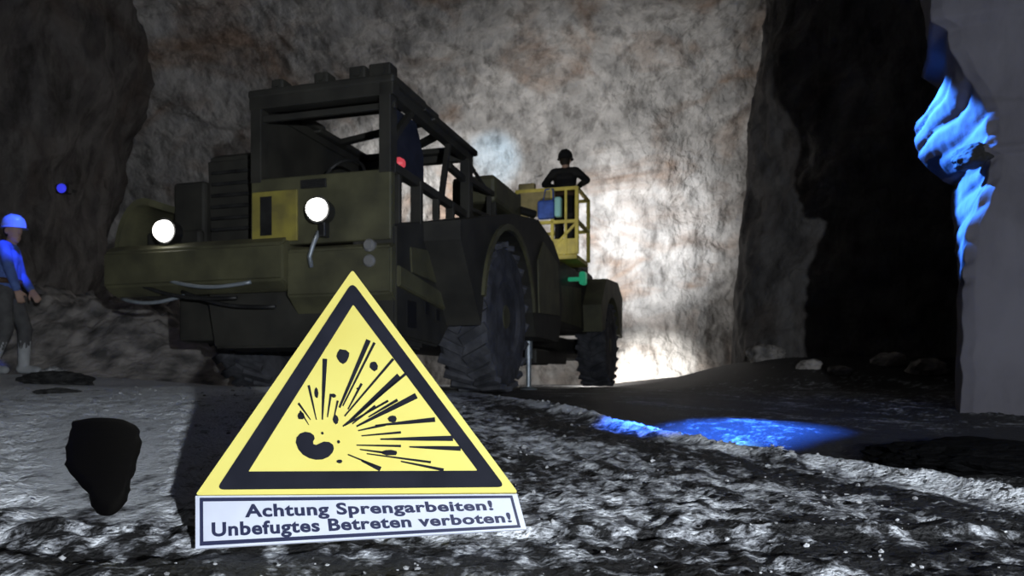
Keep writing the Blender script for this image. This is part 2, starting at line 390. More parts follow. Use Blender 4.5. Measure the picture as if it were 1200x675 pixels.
# explosion pictogram
picto = NB()
def shard(pts): plate(picto, pts, .0022, .002)
def ray(x0, y0, x1, y1, w1, w0=.6):
    w1 *= 1.35; w0 *= 1.3
    d = Vector((x1-x0, y1-y0)).normalized(); n = Vector((-d.y, d.x)); a = Vector((x0,y0)); b = Vector((x1,y1)); mid = a.lerp(b,.55)
    shard([tuple(a-n*w0), tuple(mid-n*w1*.75), tuple(b-n*w1), tuple(b+n*w1), tuple(mid+n*w1*.75), tuple(a+n*w0)])
for r_ in [(378,492,381,421,1.9,.5),(371,492,362,452,1.0,.4),(364,492,350,473,1.0,.4),
           (398,478,432,399,2.0,.8),(402,476,439,402,1.0,.5),(404,488,461,421,1.0,.5),
           (410,494,468,441,2.6,1.0),(402,500,476,438,1.0,.5),(418,500,488,464,2.4,.6),(404,499,455,470,.8,.5),
           (440,499,510,492,1.9,.5),(420,505,452,498,1.0,.4),(446,515,531,514,2.2,.5),(480,524,540,526,1.9,.5),(418,522,470,523,.9,.4),
           (424,540,446,550,2.0,.8),(408,533,440,546,.8,.5),(470,541,520,551,1.2,.5),(430,532,505,542,.9,.4),(392,488,396,470,.8,.4),(384,489,388,462,.9,.4),(413,497,440,476,.9,.4),(424,511,470,507,.9,.4),(408,480,424,450,.9,.4),(422,527,452,531,.9,.4),(362,498,352,482,.8,.3),(432,489,466,469,1.1,.4)]:
    ray(*r_)
def blob(cx, cy, rx, ry, n=14, seed=0, jag=.12):
    shard([(cx+rx*math.cos(2*PI*i/n)*(1+jag*noise.noise(Vector((i*1.7,seed,0)))), cy+ry*math.sin(2*PI*i/n)*(1+jag*noise.noise(Vector((i*2.3,seed,5))))) for i in range(n)])
for q in [(402,418,7,8.5,12,1,.5),(438,429,5,5,9,2,.5),(371,461,2.4,6,8,3,.5),(353,488,4,4.6,8,4,.6),(393.5,492,3.4,5,8,5,.5),(460,491,5,4.2,8,6,.6),
          (457,531,8.5,3.2,9,7,.6),(391,464,3,2.2,7,8,.5),(398,541,3.4,2.2,7,9,.5),(378,508,1.6,1.6,6,10,.3),(397,518,1.8,2,6,11,.3),(420,456,2,1.4,6,12,.3)]:
    blob(*q)
# the bomb with its bite (kidney shape)
K = []
for i in range(13): a = R(200+i*12.5-20); K.append((0,0))
K = [(347,519),(348,513),(352,508.5),(358,506.5),(364,507.5),(368,510.5),(369,514),(367,517.5),(367.5,521),(371,522),(375,520),(380,518),(386,518.5),(390.5,521.5),(391.5,526),(389.5,531),(385,535.5),(378,538.5),(370,539),(362,537),(355,533),(350,527)]
shard(K)
obj('explosion_pictogram', picto, M['black'], sign)
# lettered plate under the triangle (slightly warped)
PTL, PTR, PBL, PBR = at(229,581,1.425), at(606,579,1.425), at(229,643,1.372), at(617,620,1.40)
def ptp(u, v, lift=0.):
    a = PTL.lerp(PTR,u); b = PBL.lerp(PBR,u); n = (PTR-PTL).cross(PBL-PTL).normalized()
    if n.y > 0: n = -n
    return a.lerp(b,v)+n*lift-SO
bm = NB(); n = 24
F1 = [[bm.verts.new(ptp(i/n,j/4,0)) for i in range(n+1)] for j in range(5)]; F2 = [[bm.verts.new(ptp(i/n,j/4,-.005)) for i in range(n+1)] for j in range(5)]
for j in range(4):
    for i in range(n):
        bm.faces.new((F1[j][i],F1[j][i+1],F1[j+1][i+1],F1[j+1][i])); bm.faces.new((F2[j][i],F2[j+1][i],F2[j+1][i+1],F2[j][i+1]))
for i in range(n):
    bm.faces.new((F1[0][i],F2[0][i],F2[0][i+1],F1[0][i+1])); bm.faces.new((F1[4][i],F1[4][i+1],F2[4][i+1],F2[4][i]))
for j in range(4):
    bm.faces.new((F1[j][0],F1[j+1][0],F2[j+1][0],F2[j][0])); bm.faces.new((F1[j][n],F2[j][n],F2[j+1][n],F1[j+1][n]))
bmesh.ops.recalc_face_normals(bm, faces=bm.faces[:])
tplate = obj('text_plate', bm, M['signwhite'], sign); tplate['label'] = 'white plate with two lines of dark lettering'
def edge_path(u0,v0,u1,v1,k=20):
    out = []
    for (a,b),(c,d) in [((u0,v0),(u1,v0)),((u1,v0),(u1,v1)),((u1,v1),(u0,v1)),((u0,v1),(u0,v0))]:
        for i in range(k): out.append((a+(c-a)*i/k, b+(d-b)*i/k))
    return out
bm = NB(); annulus(bm, edge_path(.014,.045,.984,.955), edge_path(.024,.115,.976,.88), .0014, .0012, lambda u,v,l: ptp(u,v,l)); obj('plate_border', bm, M['navy'], tplate)
def text_mesh(body, bold=.0):
    cu = bpy.data.curves.new('t', 'FONT'); cu.body = body; cu.size = 1; cu.offset = bold; cu.extrude = 0; cu.resolution_u = 4; cu.space_character = 1.08
    o = bpy.data.objects.new('t', cu); C.objects.link(o)
    bpy.context.view_layer.update()
    dg = bpy.context.evaluated_depsgraph_get(); me = bpy.data.meshes.new_from_object(o.evaluated_get(dg))
    vs = [v.co.copy() for v in me.vertices]; ps = [tuple(p.vertices) for p in me.polygons]
    bpy.data.objects.remove(o); bpy.data.curves.remove(cu); bpy.data.meshes.remove(me)
    return vs, ps
def lettering(lines, f, name, m, parent):
    bm = NB()
    for body, u0, u1, vb, vt in lines:       # vb: baseline, vt: cap height line
        vs, ps = text_mesh(body, .034)
        x0 = min(v.x for v in vs); x1 = max(v.x for v in vs)
        cap = .729
        nv = [bm.verts.new(f(u0+(u1-u0)*(v.x-x0)/(x1-x0), vb+(vt-vb)*v.y/cap, .0016)) for v in vs]
        for p in ps:
            try: bm.faces.new([nv[i] for i in p])
            except ValueError: pass
    return obj(name, bm, m, parent)
lettering([('Achtung Sprengarbeiten!', .152, .915, .44, .18), ('Unbefugtes Betreten verboten!', .050, .962, .79, .525)], ptp, 'lettering', M['navy'], tplate)
# rear stand
bm = NB(); top = (A_+B_)/2*.45+T_*.55-SO+Vector((0,.012,0))
for dx in (-.06,.06): bar(bm, top+Vector((dx*.4,0,0)), Vector((dx*2, .52, .01)), .018, .008)
bar(bm, Vector((-.1,.45,.06)), Vector((.1,.45,.06)), .012, .008); obj('rear_stand', bm, M['steel'], sign)

# ---------------------------------------------------------------- mine truck
ANG = R(16.6)
TR = empty('blasting_truck', (-.93, 5.96, .18), -ANG)
tag(TR, 'large olive green underground blasting truck with open cab and both headlights on', 'mine truck')
def tworld(v,u,w): return Matrix.Translation((-.93,5.96,.18)) @ Matrix.Rotation(-ANG,4,'Z') @ Vector((v,u,w))
# chassis
bm = NB()
box(bm,-2.2,-.05,.25,1.0,.47,1.2,.03); box(bm,-2.0,-.35,.9,9.3,.5,.86,.03); box(bm,-.55,-.35,4.0,7.8,.40,.66,.02); box(bm,-2.3,-.1,3.2,4.9,.8,1.35,.03)
box(bm,-.5,-.05,4.6,5.3,.34,.56,.03); box(bm,-1.7,-.4,.2,.5,.40,.6,.02)
obj('chassis', bm, M['frame'], TR)
# bumper beam
bm = NB(); prism(bm, [(-.12,.93),(-.12,1.22),(-.02,1.29),(.55,1.29),(.55,.88),(.0,.85)], -2.67, -.9, .02)
bu = obj('bumper', bm, M['olive'], TR)
bm = NB(); prism(bm, [(-.06,.80),(-.06,1.16),(.0,1.20),(.5,1.20),(.5,.62),(.1,.66)], -.9, .02, .015); obj('front_apron', bm, M['olive'], TR)
# lower skirt with slanting hoses
bm = NB(); prism(bm, [(.15,.40),(.05,.85),(.6,.9),(.6,.38)], -1.75, -.0, .02); obj('belly_plate', bm, M['frame'], TR)
for k,(v0,w0,v1,w1,y) in enumerate([(-2.55,.83,-1.9,.84,-.03),(-2.3,.93,-1.35,.80,-.08),(-2.0,.96,-1.2,.92,-.10),(-1.9,.87,-1.0,.72,-.06)]):
    bm = NB(); pts = [(v0+(v1-v0)*t, y-.03*math.sin(PI*t), w0+(w1-w0)*t-.05*math.sin(PI*t)) for t in [i/12 for i in range(13)]]
    tube(bm, pts, .016, 8); obj('hydraulic_hose', bm, M['galv'] if k in (0,2) else M['steel'], TR, True)
# engine hood, stepped, beside the cab
bm = NB(); prism(bm, [(.35,1.2),(.3,2.08),(.45,2.16),(2.3,2.16),(2.5,1.2)], -1.95, -1.32, .03); hood = obj('engine_hood', bm, M['frame'], TR)
bm = NB()
for k in range(6): bar(bm, (-1.88,.29,1.45+.1*k), (-1.40,.29,1.45+.1*k), .02, .03)
obj('grille', bm, M['steel'], hood)
bm = NB(); box(bm,-2.3,-1.96,.3,1.9,1.2,1.9,.03); obj('air_filter_box', bm, M['frame'], TR)
# rounded fender over the far front wheel, its lip catching light
def arc(cy, cz, r, a0, a1, n=14): return [(cy+r*math.cos(R(a0+(a1-a0)*i/n)), cz+r*math.sin(R(a0+(a1-a0)*i/n))) for i in range(n+1)]
def far_fender(bm):
    n = 16; rows = []
    for i in range(n+1):
        a = R(190-110*i/n); rows.append([(-2.34+.30*math.cos(a), 1.22+.46*math.sin(a)), ])
    out = [( -2.36+.30*math.cos(R(185-110*i/n)), 1.24+.46*math.sin(R(185-110*i/n))) for i in range(n+1)]
    inn = [(-2.36+.25*math.cos(R(185-110*i/n)), 1.24+.40*math.sin(R(185-110*i/n))) for i in range(n+1)]
    for (p, q) in ((.0,2.6),):
        V = [[bm.verts.new((x,y,z)) for (x,z) in pts] for y in (p,q) for pts in (out,inn)]
        for i in range(n):
            bm.faces.new((V[0][i],V[0][i+1],V[2][i+1],V[2][i])); bm.faces.new((V[1][i+1],V[1][i],V[3][i],V[3][i+1]))
            bm.faces.new((V[0][i+1],V[0][i],V[1][i],V[1][i+1])); bm.faces.new((V[2][i],V[2][i+1],V[3][i+1],V[3][i]))
        for i in (0,n): bm.faces.new((V[0][i],V[2][i],V[3][i],V[1][i]))
    bmesh.ops.recalc_face_normals(bm, faces=bm.faces[:])
bm = NB(); far_fender(bm); obj('fender', bm, M['olive'], TR, False)
bm = NB(); box(bm,-2.55,-1.97,.25,2.4,1.25,1.46,.03); obj('side_deck', bm, M['frame'], TR)
# cab: lower front panel
bm = NB(); box(bm,-1.26,-.0,-.02,.06,1.22,1.77,.015); cabp = obj('cab_front_panel', bm, M['olive'], TR)
bm = NB(); box(bm,-1.24,-.82,-.035,-.015,1.25,1.66,.006); pan = obj('ochre_panel', bm, M['ochre'], cabp); pan['label'] = 'yellow painted panel with a dark number one'
def digit(v,u,l): return Vector((v, -.037-l, u))
vs, ps = text_mesh('1', .02); bm = NB(); x0=min(v.x for v in vs); x1=max(v.x for v in vs)
nv=[bm.verts.new((-1.16+.11*(v.x-x0)/(x1-x0), -.037, 1.31+.32*v.y/.729)) for v in vs]
for p in ps: bm.faces.new([nv[i] for i in p])
obj('number_mark', bm, M['steel'], cabp)
bm = NB(); box(bm,-.79,-.56,-.034,-.015,1.66,1.73,.004)
for k in range(4): box(bm,-.77,-.58,-.040,-.03,1.668+.016*k,1.676+.016*k,0)
obj('vent_slot', bm, M['steel'], cabp)
# cab frame
bm = NB(); pw = .10
for v in (-1.21,-.05): bar(bm,(v,.03,1.74),(v,.03,2.46),.11 if v<-1 else .12,.10)
for v in (-1.21,-.05): bar(bm,(v,1.85,1.3),(v,1.85,2.42),.09,.09)
bar(bm,(-1.27,.03,2.40),(.02,.03,2.40),.12,.12); bar(bm,(-1.27,.03,2.27),(.02,.03,2.27),.04,.05)
bar(bm,(-.05,.0,2.40),(-.05,1.9,2.38),.09,.10); bar(bm,(-1.21,.0,2.40),(-1.21,1.9,2.38),.09,.10); bar(bm,(-1.21,1.85,2.38),(-.05,1.85,2.38),.09,.09)
bar(bm,(-.03,.05,1.80),(-.03,1.9,1.76),.07,.07)                       # waist rail on the side
for u,t in ((.17,.05),(.54,.10),(.97,.06),(1.32,.08)): bar(bm,(-.03,u,1.30),(-.03,u,1.80),.05,t)
bar(bm,(-.04,.06,2.0),(-.04,.45,2.36),.05,.05); bar(bm,(-.04,1.12,1.80),(-.04,1.3,2.36),.05,.05); bar(bm,(-.04,1.28,2.14),(-.04,1.9,2.10),.06,.06)

obj('cab_frame', bm, M['frame'], TR)
bm = NB(); box(bm,-1.28,.03,-.04,.62,2.43,2.50,.02); box(bm,-1.28,-1.1,.6,.9,2.42,2.48,.01); box(bm,-.12,.03,.6,.9,2.42,2.48,.01); box(bm,-1.28,-1.1,.8,1.95,2.40,2.46,.02); box(bm,-.12,.03,.8,1.95,2.40,2.46,.02); box(bm,-1.28,.03,1.72,1.95,2.40,2.46,.02)
for q in ((-1.2,1.25,-.1,.9),(-.85,1.85,-.05,1.2)): bar(bm,(q[0],q[1],2.43),(q[2],q[3],2.43),.08,.05)
obj('cab_roof', bm, M['frame'], TR)
bm = NB(); box(bm,-1.25,-1.19,.1,1.85,1.2,2.42,.01); obj('cab_side_wall', bm, M['frame'], TR)
bm = NB(); box(bm,-1.2,-.05,1.80,1.86,1.2,1.52,.01); obj('cab_rear_panel', bm, M['frame'], TR)
bm = NB(); prism(bm,[(.13,1.80),(.13,2.34),(.70,2.36),(.86,2.1),(.86,1.80)],-.16,-.10,.01); obj('cab_door', bm, M['dblue'], TR)
bm = NB(); box(bm,-.95,-.5,.75,1.2,1.45,1.58,.05); box(bm,-.93,-.52,1.12,1.24,1.55,2.0,.05); box(bm,-.84,-.6,1.13,1.23,1.99,2.12,.04); obj('operator_seat', bm, M['seat'], TR, True)
bm = NB()
for i in range(20):
    a0,a1=2*PI*i/20,2*PI*(i+1)/20
    tube(bm,[(-.66+.19*math.cos(a0),.45+.06*math.sin(a0),1.86+.17*math.sin(a0)),(-.66+.19*math.cos(a1),.45+.06*math.sin(a1),1.86+.17*math.sin(a1))],.014,6)
tube(bm,[(-.66,.45,1.86),(-.66,.25,1.6)],.025,8); obj('steering_wheel', bm, M['steel'], TR)
bm = NB(); box(bm,-1.18,-.1,.08,.34,1.60,1.78,.04); obj('dashboard', bm, M['seat'], TR)
for i,(v,u,s) in enumerate([(-1.02,.05,.07),(-.62,.05,.08),(-.30,.05,.09),(-.14,.12,.12)]):
    bm = NB(); box(bm, v-s*.8, v+s*.8, u-.06, u+.08, 2.50, 2.50+s*1.1, .015); lathe(bm,[(s*.42,u-.075),(s*.45,u-.06)],14,'y',(v,0,2.50+s*.55)); obj('roof_work_lamp', bm, M['frame'], TR)
bm = NB(); lathe(bm,[(.02,-.10),(.05,-.10),(.05,-.03),(.03,0)],14,'x',(0,.22,1.87)); obj('side_marker_lamp', bm, M['red'], TR)
# headlights
def headlight(v, w, r, u=-.16):
    bm = NB(); lathe(bm,[(r*.6,u+.14),(r*1.05,u+.10),(r*1.2,u+.0),(r*1.2,u-.015),(r*1.03,u-.015),(r*1.0,u+.004)],28,'y',(v,0,w)); box(bm,v-.03,v+.03,u+.05,u+.18,w-.2,w-.05,.01)
    h = obj('headlight', bm, M['chrome'], TR, False)
    bm = NB(); lathe(bm,[(r*1.0,u-.004),(r*.96,u-.03),(r*.82,u-.062),(r*.55,u-.088),(r*.2,u-.100)],28,'y',(v,0,w)); obj('lens', bm, M['lamp'], h, True)
headlight(-.565,1.455,.088,-.14); headlight(-2.07,1.385,.092,-.06)
# cable hanging below the right headlight
bm = NB(); tube(bm,[(-.60,-.07,1.30),(-.63,-.10,1.2),(-.66,-.11,1.10),(-.66,-.08,1.02)],.018,8); obj('lamp_cable', bm, M['galv'], TR, True)
for w in (1.17,1.05):
    bm = NB(); lathe(bm,[(.035,-.08),(.05,-.06),(.05,-.02)],14,'y',(-.16,-.02,w)); obj('marker_lamp', bm, M['lampoff'], TR)
# near side: body panel
bm = NB(); prism(bm,[(.0,.47),(.0,1.34),(.95,1.56),(1.15,1.2),(1.15,.62),(.9,.42)],-.35,.03,.02); sidep = obj('side_body', bm, M['frame'], TR)
bm = NB(); prism(bm,[(.28,1.00),(.26,1.20),(.95,1.26),(1.0,.97)],.03,.045,.004); obj('olive_panel', bm, M['olive'], sidep)
bm = NB(); prism(bm,[(.02,.86),(.02,1.02),(1.1,.88),(1.1,.74)],.02,.06,.01); obj('olive_trim', bm, M['olive'], sidep)
for u,w,s in ((.30,.66,.09),(.62,.74,.045),(.86,.70,.04)):
    bm = NB(); k=[(u-s,w-s*1.2),(u+s,w-s*1.2),(u+s,w+s*1.2),(u-s,w+s*1.2)]
    prism(bm,k,.026,.034,.0); obj('access_hole', bm, M['seat'], sidep)
# near front fender (with wheel arch)
bm = NB()
ar = arc(2.0,.76,.86,172,8,16)
prism(bm,[(1.08,.62)]+ar+[(3.0,.62),(4.15,.62),(4.35,1.1),(4.2,1.66),(3.85,1.84),(3.1,1.97),(2.05,1.82),(.55,1.46),(.55,1.3)], -.2, .36, .0)
fd = obj('fender', bm, M['frame'], TR)
bm = NB(); ro = arc(2.0,.76,.93,172,8,16); ri = arc(2.0,.76,.87,172,8,16)
prism(bm, ro+ri[::-1], .33, .39); obj('fender_lip', bm, M['olive'], fd)
bm = NB(); prism(bm,[(3.1,.9),(3.05,1.5),(3.3,1.75),(4.05,1.6),(4.15,.95)],.36,.375,.003); obj('side_hatch', bm, M['olive'], fd)
# rails and deck box
bm = NB(); box(bm,-2.3,-.1,2.0,5.2,1.3,1.5,.02); obj('deck', bm, M['frame'], TR)
bm = NB()
for u in (1.72,2.45,2.62): bar(bm,(-.02,u,1.6),(-.02,u,2.30 if u<1.8 else 2.12),.07 if u<1.8 else .04,.10 if u<1.8 else .05)
bar(bm,(-.02,1.7,2.14),(-.02,3.62,2.20),.05,.06); bar(bm,(-.02,1.7,1.84),(-.02,2.6,1.9),.04,.04); bar(bm,(-.02,3.6,1.8),(-.02,3.6,2.4),.05,.05)
tube(bm,[(-.02,1.75,2.32),(-.05,2.4,2.2)],.02,8)
obj('side_rail', bm, M['frame'], TR)
bm = NB(); box(bm,-.5,.02,2.55,3.6,2.08,2.38,.05); box(bm,-.42,-.05,2.7,3.4,2.36,2.42,.02); bx=obj('deck_box', bm, M['olive'], TR)
bm = NB(); tube(bm,[(.0,3.55,2.2),(.14,3.75,2.18)],.05,10); obj('box_latch', bm, M['frame'], bx)
# rear body
bm = NB(); prism(bm,[(4.6,.88),(4.4,1.6),(5.2,1.72),(5.9,1.92),(6.95,1.93),(7.1,2.0),(8.2,2.03),(8.9,1.85),(9.6,1.80),(9.6,1.05),(8.6,.95)],-2.3,.02,.03); rb = obj('rear_body', bm, M['frame'], TR)
bm = NB(); prism(bm,[(5.3,1.0),(5.3,1.5),(7.2,1.66),(7.2,1.0)],.02,.035,.004); obj('rear_panel', bm, M['olive'], rb)
bm = NB(); prism(bm,[(7.5,.95)]+arc(8.6,.78,.86,165,15,14)+[(9.75,.95),(9.8,1.75),(9.2,1.98),(7.9,1.9),(7.4,1.4)],-.1,.34); obj('rear_fender', bm, M['olive'], TR)
bm = NB(); box(bm,.20,.30,6.18,6.36,1.60,1.80,.03); box(bm,.02,.22,6.22,6.3,1.66,1.72,.01); obj('rear_lamp', bm, M['green'], TR)
bm = NB(); box(bm,-.3,.02,7.1,7.9,1.98,2.14,.03); obj('top_box', bm, M['frame'], TR)
# stabiliser leg
bm = NB(); tube(bm,[(.0,4.0,.02),(.0,4.0,.42)],.034,12); tube(bm,[(.0,4.0,.40),(.0,4.0,.9)],.05,12); lathe(bm,[(.10,0),(.11,.015),(.05,.04)],18,'z',(.0,4.0,0)); obj('stabiliser_leg', bm, M['galv'], TR)
# axles
bm = NB(); tube(bm,[(-2.6,2.0,.75),(.1,2.0,.75)],.14,12); tube(bm,[(-2.6,8.6,.75),(.1,8.6,.75)],.14,12); tube(bm,[(-1.1,2,.75),(-1.1,8.6,.75)],.09,10); obj('axle', bm, M['steel'], TR)
# wheels
def tyre_bm():
    bm = NB(); W=.52; Rr=.75
    prof=[(.36,-W/2+.03),(.42,-W/2),(.60,-W/2),(.68,-W/2+.015),(.715,-W/2+.06),(.72,-.1),(.72,.1),(.715,W/2-.06),(.68,W/2-.015),(.60,W/2),(.42,W/2),(.36,W/2-.03)]
    lathe(bm, prof, 48, 'x')
    for k in range(22):
        for s in (-1,1):
            a = 2*PI*(k+.5*(s>0))/22; mt = Matrix.Rotation(a,4,'X') @ Matrix.Translation((s*.13,0,.725)) @ Matrix.Rotation(s*R(28),4,'Z')
            box(bm,-.15,.15,-.045,.045,-.03,.028,.008,mt)
    return bm
def rim_bm():
    bm = NB(); lathe(bm,[(.37,-.2),(.37,.215),(.33,.225),(.31,.14),(.16,.11),(.15,.2),(.11,.24),(.02,.245)],32,'x')
    for k in range(8):
        a=2*PI*k/8; lathe(bm,[(.022,.12),(.022,.15)],8,'x',(0,.235*math.cos(a),.235*math.sin(a)))
    return bm
t0 = obj('wheel', tyre_bm(), M['tyre'], TR); r0 = obj('rim', rim_bm(), M['olive'], t0)
for k,(v,u,fl) in enumerate([(.08,2.0,0),(.06,8.6,0),(-2.45,2.0,1),(-2.45,8.6,1)]):
    if k: t = t0.copy(); C.objects.link(t); t.parent = TR; r = r0.copy(); C.objects.link(r); r.parent = t
    else: t = t0
    t.location = (v,u,.765); t.rotation_euler = (.3*k,0,PI*fl)
# boom and basket
bm = NB(); bar(bm,(-1.0,3.0,1.58),(-.75,5.0,1.84),.22,.22,.02); bar(bm,(-.75,4.9,1.84),(-.55,6.0,2.0),.16,.18,.02); box(bm,-1.15,-.85,2.7,3.3,1.45,1.68,.03); obj('boom', bm, M['tan'], TR)
BV0,BV1,BU0,BU1,BW = -.72,.22,5.95,6.85,2.03
bm = NB(); box(bm,BV0,BV1,BU0,BU1,BW-.07,BW,.01); bk = obj('work_basket', bm, M['yrail'], TR)
bm = NB()
for v in (BV0,BV1):
    for u in (BU0,BU1): bar(bm,(v,u,BW),(v,u,BW+1.02),.055,.055)
for w in (.5,1.0):
    for u in (BU0,BU1): bar(bm,(BV0,u,BW+w),(BV1,u,BW+w),.05,.05)
    for v in (BV0,BV1): bar(bm,(v,BU0,BW+w),(v,BU1,BW+w),.05,.05)
bar(bm,(-.16,BU0,BW),(-.16,BU0,BW+1.0),.05,.05); bar(bm,(.05,BU0,BW),(.05,BU0,BW+1.0),.04,.04); bar(bm,(-.16,BU0,BW+.1),(.24,BU0,BW+.5),.04,.04)
obj('basket_rail', bm, M['yrail'], bk)
bm = NB(); box(bm,-.16,BV1,BU0-.01,BU0+.01,BW,BW+.24,.005); obj('kick_plate', bm, M['yrail'], bk)
bm = NB(); box(bm,BV0-.02,-.12,BU0-.015,BU0+.02,BW+.60,BW+.98,.008); box(bm,BV0+.02,BV0+.28,BU0-.02,BU0+.1,BW+.95,BW+1.12,.02); bp_=obj('control_panel', bm, M['tan'], bk)
# blue bag hung on the basket rail : own thing
bagp = empty('tool_bag', tworld(-.16,BU0-.11,BW+.55), -ANG)
tag(bagp, 'small blue bag with pale end hanging on the yellow basket rail', 'bag')
bm = NB(); box(bm,-.20,.06,-.06,.06,-.02,.26,.04); obj('bag_body', bm, M['bag'], bagp)
bm = NB(); box(bm,.065,.17,-.06,.06,-.0,.30,.03); obj('bag_end', bm, M['cyan'], bagp)
bm = NB(); tube(bm,[(-.12,0,.25),(-.10,.06,.44),(-.02,.10,.46),(.02,.06,.44),(.04,0,.25)],.012,6); obj('bag_strap', bm, M['bag'], bagp)

# ---------------------------------------------------------------- people
def ball(bm, c, r, sc=(1,1,1), seg=12):
    mt = Matrix.Translation(c) @ Matrix.Diagonal((r*sc[0],r*sc[1],r*sc[2],1))
    bmesh.ops.create_uvsphere(bm, u_segments=seg, v_segments=max(6,seg*2//3), radius=1, matrix=mt)
def limb(bm, a, b, ra, rb, sub=5):
    a, b = Vector(a), Vector(b); d = (b-a).length
    tube(bm,[a,b],[ra,rb],12); ball(bm,a,ra); ball(bm,b,rb)
def remesh(name, bm, m, parent, voxel=.012, it=3):
    o = obj(name, bm, m, None); r = o.modifiers.new('r','REMESH'); r.mode='VOXEL'; r.voxel_size=voxel
    s = o.modifiers.new('s','SMOOTH'); s.iterations=it; s.factor=.5
    bpy.context.view_layer.update()
    dg = bpy.context.evaluated_depsgraph_get(); me = bpy.data.meshes.new_from_object(o.evaluated_get(dg))
    old = o.data; o.modifiers.clear(); o.data = me; bpy.data.meshes.remove(old); me.name = name
    me.shade_smooth()
    if not me.materials: me.materials.append(m)
    o.parent = parent; return o
def hand(bm, wrist, d, up, side):
    """palm with four bent fingers and a thumb; d = pointing direction, up = back of hand, side=+1/-1 thumb side"""
    d = Vector(d).normalized(); up = Vector(up); up = (up-d*up.dot(d)).normalized(); s = d.cross(up)*side; w = Vector(wrist)
    for t in (-.028,-.01,.01,.028): limb(bm, w+s*t*.7, w+d*.085+s*t, .014, .013)
    for t,l in ((-.032,.058),(-.011,.072),(.011,.078),(.032,.070)):
        k = w+d*.09+s*t; m_ = k+d*l*.5-up*.012; e = m_+d*l*.25-up*l*.42
        limb(bm,k,m_,.0100,.0095); limb(bm,m_,e,.0095,.008)
    k = w+d*.025+s*.03; m_ = k+d*.035+s*.032-up*.012; limb(bm,k,m_,.014,.011); limb(bm,m_,m_+d*.032+s*.005-up*.012,.011,.009)
def person(name, J, face, clothes, voxel=.011):
    """J: joint points (local). face: direction of the face"""
    root = empty(name)
    body = NB(); f = Vector(face).normalized(); h = Vector(J['head']); up = Vector((0,0,1)); sd = f.cross(up)
    q = f.to_track_quat('Y','Z').to_matrix().to_4x4()
    hb = NB()
    ball(hb,(0,.005,.02),.095,(.82,1.02,1.16),20); ball(hb,(0,.03,-.06),.068,(.85,.95,.9),14)
    limb(hb,(0,.098,.03),(0,.118,-.012),.010,.015); ball(hb,(0,.118,-.016),.016)           # nose
    for s in (-1,1):
        ball(hb,(s*.082,-.005,.0),.026,(.4,.8,1.25),10); ball(hb,(s*.032,.082,.028),.016); ball(hb,(s*.035,.083,.048),.014,(1.6,.8,.6))
    ball(hb,(0,.092,-.058),.018,(1.5,.7,.35)); ball(hb,(0,.092,-.070),.018,(1.3,.7,.35)); ball(hb,(0,.078,-.105),.022)
    bmesh.ops.transform(hb, matrix=Matrix.Translation(h) @ q, verts=hb.verts[:])
    tmp = bpy.data.meshes.new('tmp'); hb.to_mesh(tmp); hb.free(); body.from_mesh(tmp); bpy.data.meshes.remove(tmp)
    limb(body, J['neck'], h+Vector((0,0,-.05)), .058, .052)
    def torso(bm, g):
        n, p, c = Vector(J['neck']), Vector(J['pelvis']), Vector(J['chest'])
        sh = (Vector(J['shL'])-Vector(J['shR'])).normalized()
        limb(bm, Vector(J['shL'])-sh*.03, Vector(J['shR'])+sh*.03, .06+g, .06+g)
        for t in (-.07,.07):
            limb(bm, c+sh*t, p+sh*t*.85, .105+g, .098+g)
        limb(bm, c, n, .10+g, .055+g)
    torso(body, 0)
    for s in 'LR':
        limb(body, J['sh'+s], J['el'+s], .052, .040); limb(body, J['el'+s], J['wr'+s], .040, .028)
        hd = Vector(J['wr'+s])-Vector(J['el'+s]); hand(body, J['wr'+s], hd, J.get('hu', (0,0,1)), 1 if s=='L' else -1)
        limb(body, J['hip'+s], J['kn'+s], .082, .056); limb(body, J['kn'+s], J['an'+s], .056, .038)
        an = Vector(J['an'+s]); ft = Vector(J.get('foot', face)); ft.z = 0; ft.normalize()
        limb(body, an-Vector((0,0,.04)), an+ft*.16-Vector((0,0,.055)), .042, .032)
    remesh('body', body, clothes['skin'], root, voxel, 2)
    g = .014
    bm = NB(); torso(bm, g)
    for s in 'LR':
        limb(bm, J['sh'+s], J['el'+s], .068, .056); e = Vector(J['el'+s]); w = Vector(J['wr'+s]); limb(bm, e, e.lerp(w,.88), .056, .046)
    jk = remesh('jacket', bm, clothes['jacket'], root, .014, 3)
    bm = NB(); p = Vector(J['pelvis']); sh = (Vector(J['hipL'])-Vector(J['hipR'])).normalized()
    limb(bm, p+sh*.07-Vector((0,0,.04)), p-sh*.07-Vector((0,0,.04)), .118, .118)
    for s in 'LR':
        limb(bm, J['hip'+s], J['kn'+s], .100, .076); k = Vector(J['kn'+s]); a = Vector(J['an'+s]); limb(bm, k, k.lerp(a,.55 if 'gaiter' in clothes else .92), .076, .066)
    remesh('trousers', bm, clothes['trousers'], root, .014, 3)
    for s in 'LR':
        an = Vector(J['an'+s]); ft = Vector(J.get('foot', face)); ft.z = 0; ft.normalize(); k = Vector(J['kn'+s])
        bm = NB(); limb(bm, an-Vector((0,0,.03))-ft*.03, an+ft*.17-Vector((0,0,.045)), .055, .045); limb(bm, an, an.lerp(k,.7 if 'gaiter' in clothes else .3), .058, .07 if 'gaiter' in clothes else .06)
        remesh('boot', bm, clothes.get('gaiter', clothes['boot']), root, .012, 2)
    bm = NB(); c = p+Vector((0,0,.06)); ax = sh; ay = sh.cross(up)
    n = 28; rows = []
    for (dz,k) in ((-.03,1.0),(-.03,1.07),(.03,1.07),(.03,1.0)):
        rows.append([bm.verts.new(c+ax*(.195*k*math.cos(2*PI*i/n))+ay*(.128*k*math.sin(2*PI*i/n))+Vector((0,0,dz))) for i in range(n)])
